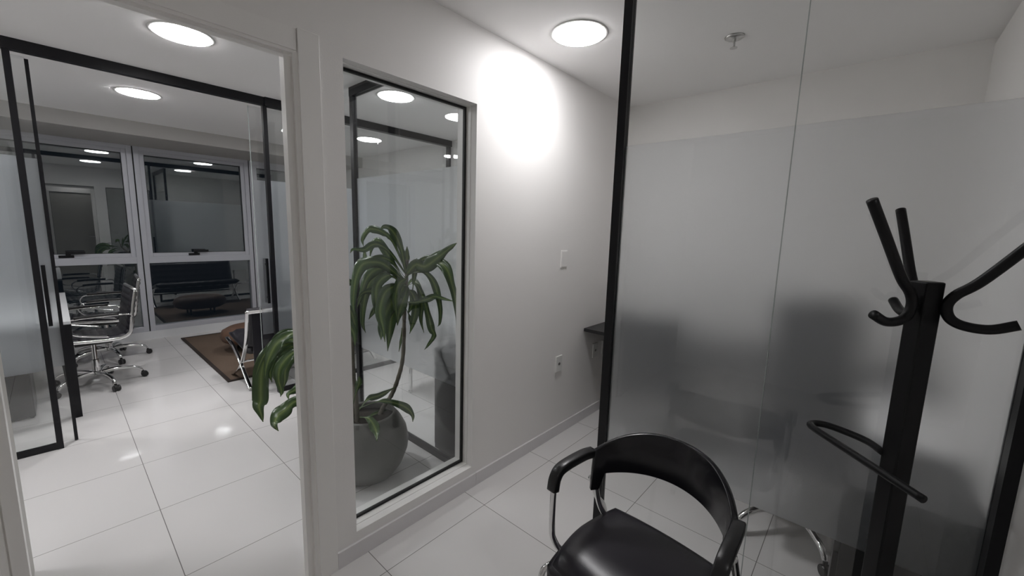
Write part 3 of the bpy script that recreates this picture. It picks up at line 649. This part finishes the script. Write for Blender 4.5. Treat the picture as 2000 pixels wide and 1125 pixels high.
def leaf(pts, w, seed):
    rnd = random.Random(seed); P = spline(pts, 6); n = len(P); bm = nb(); uvl = bm.loops.layers.uv.new('UVMap')
    view = Vector((.35, .9, -.25)).normalized()
    rows = []; prev = None
    tw = rnd.uniform(-.3, .3); up_ = w > .065; ph = rnd.uniform(0, 6)
    for i in range(n):
        u = i / (n - 1)
        T = (P[min(i + 1, n - 1)] - P[max(i - 1, 0)]).normalized()
        up = Vector((0, 0, 1))
        side = T.cross(up)
        if side.length < .25: side = T.cross(Vector((.2, 1, 0)))
        side.normalize()
        # drooping parts hang with their blade turned outward
        s2_ = T.cross(Vector((-.45, -.85, .2))).normalized()
        k = min(1, max(0, (u - .02) / .2)) if up_ else min(1, max(0, (u - .10) / .35)); side = side.lerp(s2_ if s2_.dot(side) > 0 else -s2_, k)
        side = (side - T * side.dot(T)).normalized()
        if prev is not None:
            if side.dot(prev) < 0: side = -side
            side = prev.lerp(side, .45); side = (side - T * side.dot(T)).normalized()
        prev = side
        side = Matrix.Rotation(tw * .3 * (u - .2) + .06 * math.sin(ph + 5 * u), 3, T) @ side
        nrm = side.cross(T).normalized()
        if nrm.z < 0 and u < .4: nrm = -nrm
        st = min(1, max(0, (u - .06) / (.34 if up_ else .50))); prof = (.17 + .83 * st * st * (3 - 2 * st)) * (1 - max(0, (u - .55) / .45) ** 1.45) * (1 + .10 * math.sin(u * 17 + ph))
        hw = max(.0015, w / 2 * prof)
        wav = .26 * hw * math.sin(u * 24 + ph)
        row = []
        for j, (s, h) in enumerate(((-1, .30), (-.5, .10), (0, 0), (.5, .10), (1, .30))):
            row.append(bm.verts.new(P[i] + side * (s * hw) + nrm * (h * hw + (wav if abs(s) == 1 else 0) * (s))))
        rows.append(row)
    for v in bm.verts: v.co.x = min(v.co.x, 1.540)
    for i in range(n - 1):
        for j in range(4):
            f = bm.faces.new((rows[i][j], rows[i][j + 1], rows[i + 1][j + 1], rows[i + 1][j]))
            for lp, (a, b) in zip(f.loops, ((j, i), (j + 1, i), (j + 1, i + 1), (j, i + 1))): lp[uvl].uv = (a / 4, b / (n - 1) * 5)
    return bm
sd = 0
for key in ('main', 'low', 'door'):
    for pts, w in DATA[key]:
        sd += 1
        if key == 'main' and len(pts) > 3: pts = [[(pts[0][0] + 1.446) / 2, (pts[0][1] + 2.15) / 2, pts[0][2] - .01]] + pts
        obj('leaf', leaf(pts, w * {'main': 1.08, 'low': 1.2, 'door': 1.0}[key], sd), LEAF, pt, world=True, smooth=True, solid=.0008)

# ------------------------------------------------------------ visitor chair
vc = empty('visitor_chair', (1.095, .437, 0), 'black armchair with curved plastic back, vinyl seat and chrome tube legs in front', 'chair', rotz=math.pi - .09)
# seat (front is local +x)
bm = nb(); nx, ny = 22, 22; g = {}
for side in (0, 1):
    for i in range(nx + 1):
        for j in range(ny + 1):
            u, v = i / nx * 2 - 1, j / ny * 2 - 1
            # squircle outline
            X = u * math.sqrt(max(0, 1 - .20 * v * v)); Y = v * math.sqrt(max(0, 1 - .20 * u * u))
            rr = max(abs(u), abs(v)); e = (1 - rr ** 9)
            wid = .232 - .012 * (u < 0) * abs(u)
            z = .425 + (.052 * max(0, e) ** .5 - .012 * (1 - abs(v) ** 2) * (1 - u * u) - .045 * max(0, u) ** 3 if side else -.004)
            g[side, i, j] = bm.verts.new((X * .205 - .035, Y * wid * 1.04, z + .012))
for i in range(nx):
    for j in range(ny):
        bm.faces.new((g[1, i, j], g[1, i + 1, j], g[1, i + 1, j + 1], g[1, i, j + 1])); bm.faces.new((g[0, i, j], g[0, i, j + 1], g[0, i + 1, j + 1], g[0, i + 1, j]))
for i in range(nx):
    for j in (0, ny): bm.faces.new((g[0, i, j], g[0, i + 1, j], g[1, i + 1, j], g[1, i, j]))
for j in range(ny):
    for i in (0, nx): bm.faces.new((g[0, i, j], g[1, i, j], g[1, i, j + 1], g[0, i, j + 1]))
obj('seat', bm, SEATV, vc, smooth=True)
# backrest: a broad band bowed round the sitter, arched on top
bm = nb(); n = 40; rows = []
def bk(t):   # t -1..1 : plan position of the band
    a = t * .95
    return Vector((.112 - .362 * math.cos(a), .232 * math.sin(a) / math.sin(.95), 0)), Vector((-math.cos(a), math.sin(a), 0)).normalized()
for i in range(n + 1):
    t = i / n * 2 - 1
    p, nn = bk(t)
    zt = .806 - .075 * abs(t) ** 2.6; 
    zb = .652 - .015 * abs(t) ** 2
    if abs(t) > .86: zb = .637 - .055 * min(1, (abs(t) - .86) / .03)
    row = []
    for s, (zz, off) in enumerate(((zb, -.008), (zb, .008), ((zb + zt) / 2, .013), (zt - .006, .012), (zt, .004), (zt - .003, -.008), ((zb + zt) / 2, -.007))):
        lean = -.10 * (zz - .66)
        row.append(bm.verts.new(p + nn * off + Vector((lean, 0, zz))))
    rows.append(row)
m_ = 7
for a, b in zip(rows, rows[1:]):
    for k in range(m_): bm.faces.new((a[k], a[(k + 1) % m_], b[(k + 1) % m_], b[k]))
bm.faces.new(rows[0][::-1]); bm.faces.new(rows[-1])
obj('backrest', bm, PLASTB, vc, smooth=True, bevel=.003)
for s in (-1, 1):
    # arm tube: from the back, forward, bent down and in under the seat
    bm = nb(); sweep(bm, spline([(-.12, s * .238, .712), (-.06, s * .250, .712), (.04, s * .259, .703), (.070, s * .260, .680), (.080, s * .260, .635), (.082, s * .258, .51), (.076, s * .252, .462), (.060, s * .225, .425), (.03, s * .15, .415)], 6), .0105, 14)
    tube = obj('arm_tube', bm, CHROME, vc, smooth=True)
    bm = nb(); sweep(bm, spline([(-.11, s * .242, .715), (-.06, s * .250, .718), (.04, s * .259, .709), (.072, s * .261, .684), (.082, s * .261, .642)], 6), 0, 14, flat=(.036, .030))
    obj('armrest', bm, PLAST, vc, smooth=True)
    bm = nb(); sweep(bm, spline([(.03, s * .10, .413), (.09, s * .20, .413), (.125, s * .235, .40), (.15, s * .245, .34), (.20, s * .252, .02), (.203, s * .252, .006)], 6), .0105, 14)
    lg = obj('leg', bm, CHROME, vc, smooth=True)
    bm = nb(); lathe(bm, [(.0135, 0), (.0135, .03)], (.203, s * .252, 0), 14); obj('foot_cap', bm, PLAST, lg)
    bm = nb(); sweep(bm, spline([(-.105, s * .240, .62), (-.155, s * .242, .52), (-.225, s * .245, .40), (-.262, s * .252, .006)], 6), .0105, 14)
    lg = obj('leg', bm, CHROME, vc, smooth=True)
    bm = nb(); lathe(bm, [(.0135, 0), (.0135, .03)], (-.262, s * .252, 0), 14); obj('foot_cap', bm, PLAST, lg)
    bm = nb(); sweep(bm, spline([(-.115, s * .225, .60), (-.125, s * .215, .53), (-.15, s * .205, .475), (-.19, s * .19, .440), (-.16, s * .17, .420)], 6), .010, 14)
    obj('back_support', bm, CHROME, vc, smooth=True)
bm = nb(); box(bm, -.20, .20, -.16, .16, .404, .421); obj('seat_pan', bm, PLAST, vc)

# ------------------------------------------------------------ coat rack
RX, RY = 1.400, -.112
ck = empty('coat_rack', (RX, RY, 0), 'black steel coat rack with curved hooks standing before the frosted partition', 'coat rack')
def local_sq(hw, z0, z1, a):
    b = nb(); pts = [(hw * math.sqrt(2) * math.cos(a + math.pi / 4 + k * math.pi / 2), hw * math.sqrt(2) * math.sin(a + math.pi / 4 + k * math.pi / 2)) for k in range(4)]
    return prism(b, pts, z0, z1)
obj('pole', local_sq(.0225, .02, 1.405, .72), BLACKM, ck, bevel=.004)
bm = nb(); lathe(bm, [(.02, 0), (.19, 0), (.19, .010), (.185, .018), (.02, .022)], (0, 0, 0), 40); obj('base', bm, BLACKM, ck, smooth=False)
for k, deg in enumerate((143, 22, -97)):
    a = math.radians(deg); c, s = math.cos(a), math.sin(a)
    pr = [(.205, 1.590), (.15, 1.51), (.085, 1.415), (.050, 1.378), (.038, 1.350), (.046, 1.322), (.070, 1.308), (.110, 1.307), (.150, 1.325)]
    if k == 1: pr = [(.170, 1.585), (.13, 1.515), (.080, 1.425), (.050, 1.380), (.038, 1.352), (.046, 1.326), (.070, 1.314), (.100, 1.318), (.135, 1.338)]
    bm = nb(); sweep(bm, spline([(r * c, r * s, z) for r, z in pr], 7), .0112, 14); obj('hook', bm, BLACKM, ck, smooth=True)
LP = [(1.400, -.085, .948), (1.446, -.049, .95), (1.480, .020, .95), (1.480, .058, .95), (1.455, .076, .95), (1.425, .061, .95), (1.380, .0207, .95), (1.310, -.0427, .95), (1.250, -.0971, .95), (1.196, -.146, .95)]
bm = nb(); sweep(bm, spline(LP, 7), .0095, 12); obj('umbrella_loop', bm, BLACKM, ck, world=True, smooth=True)
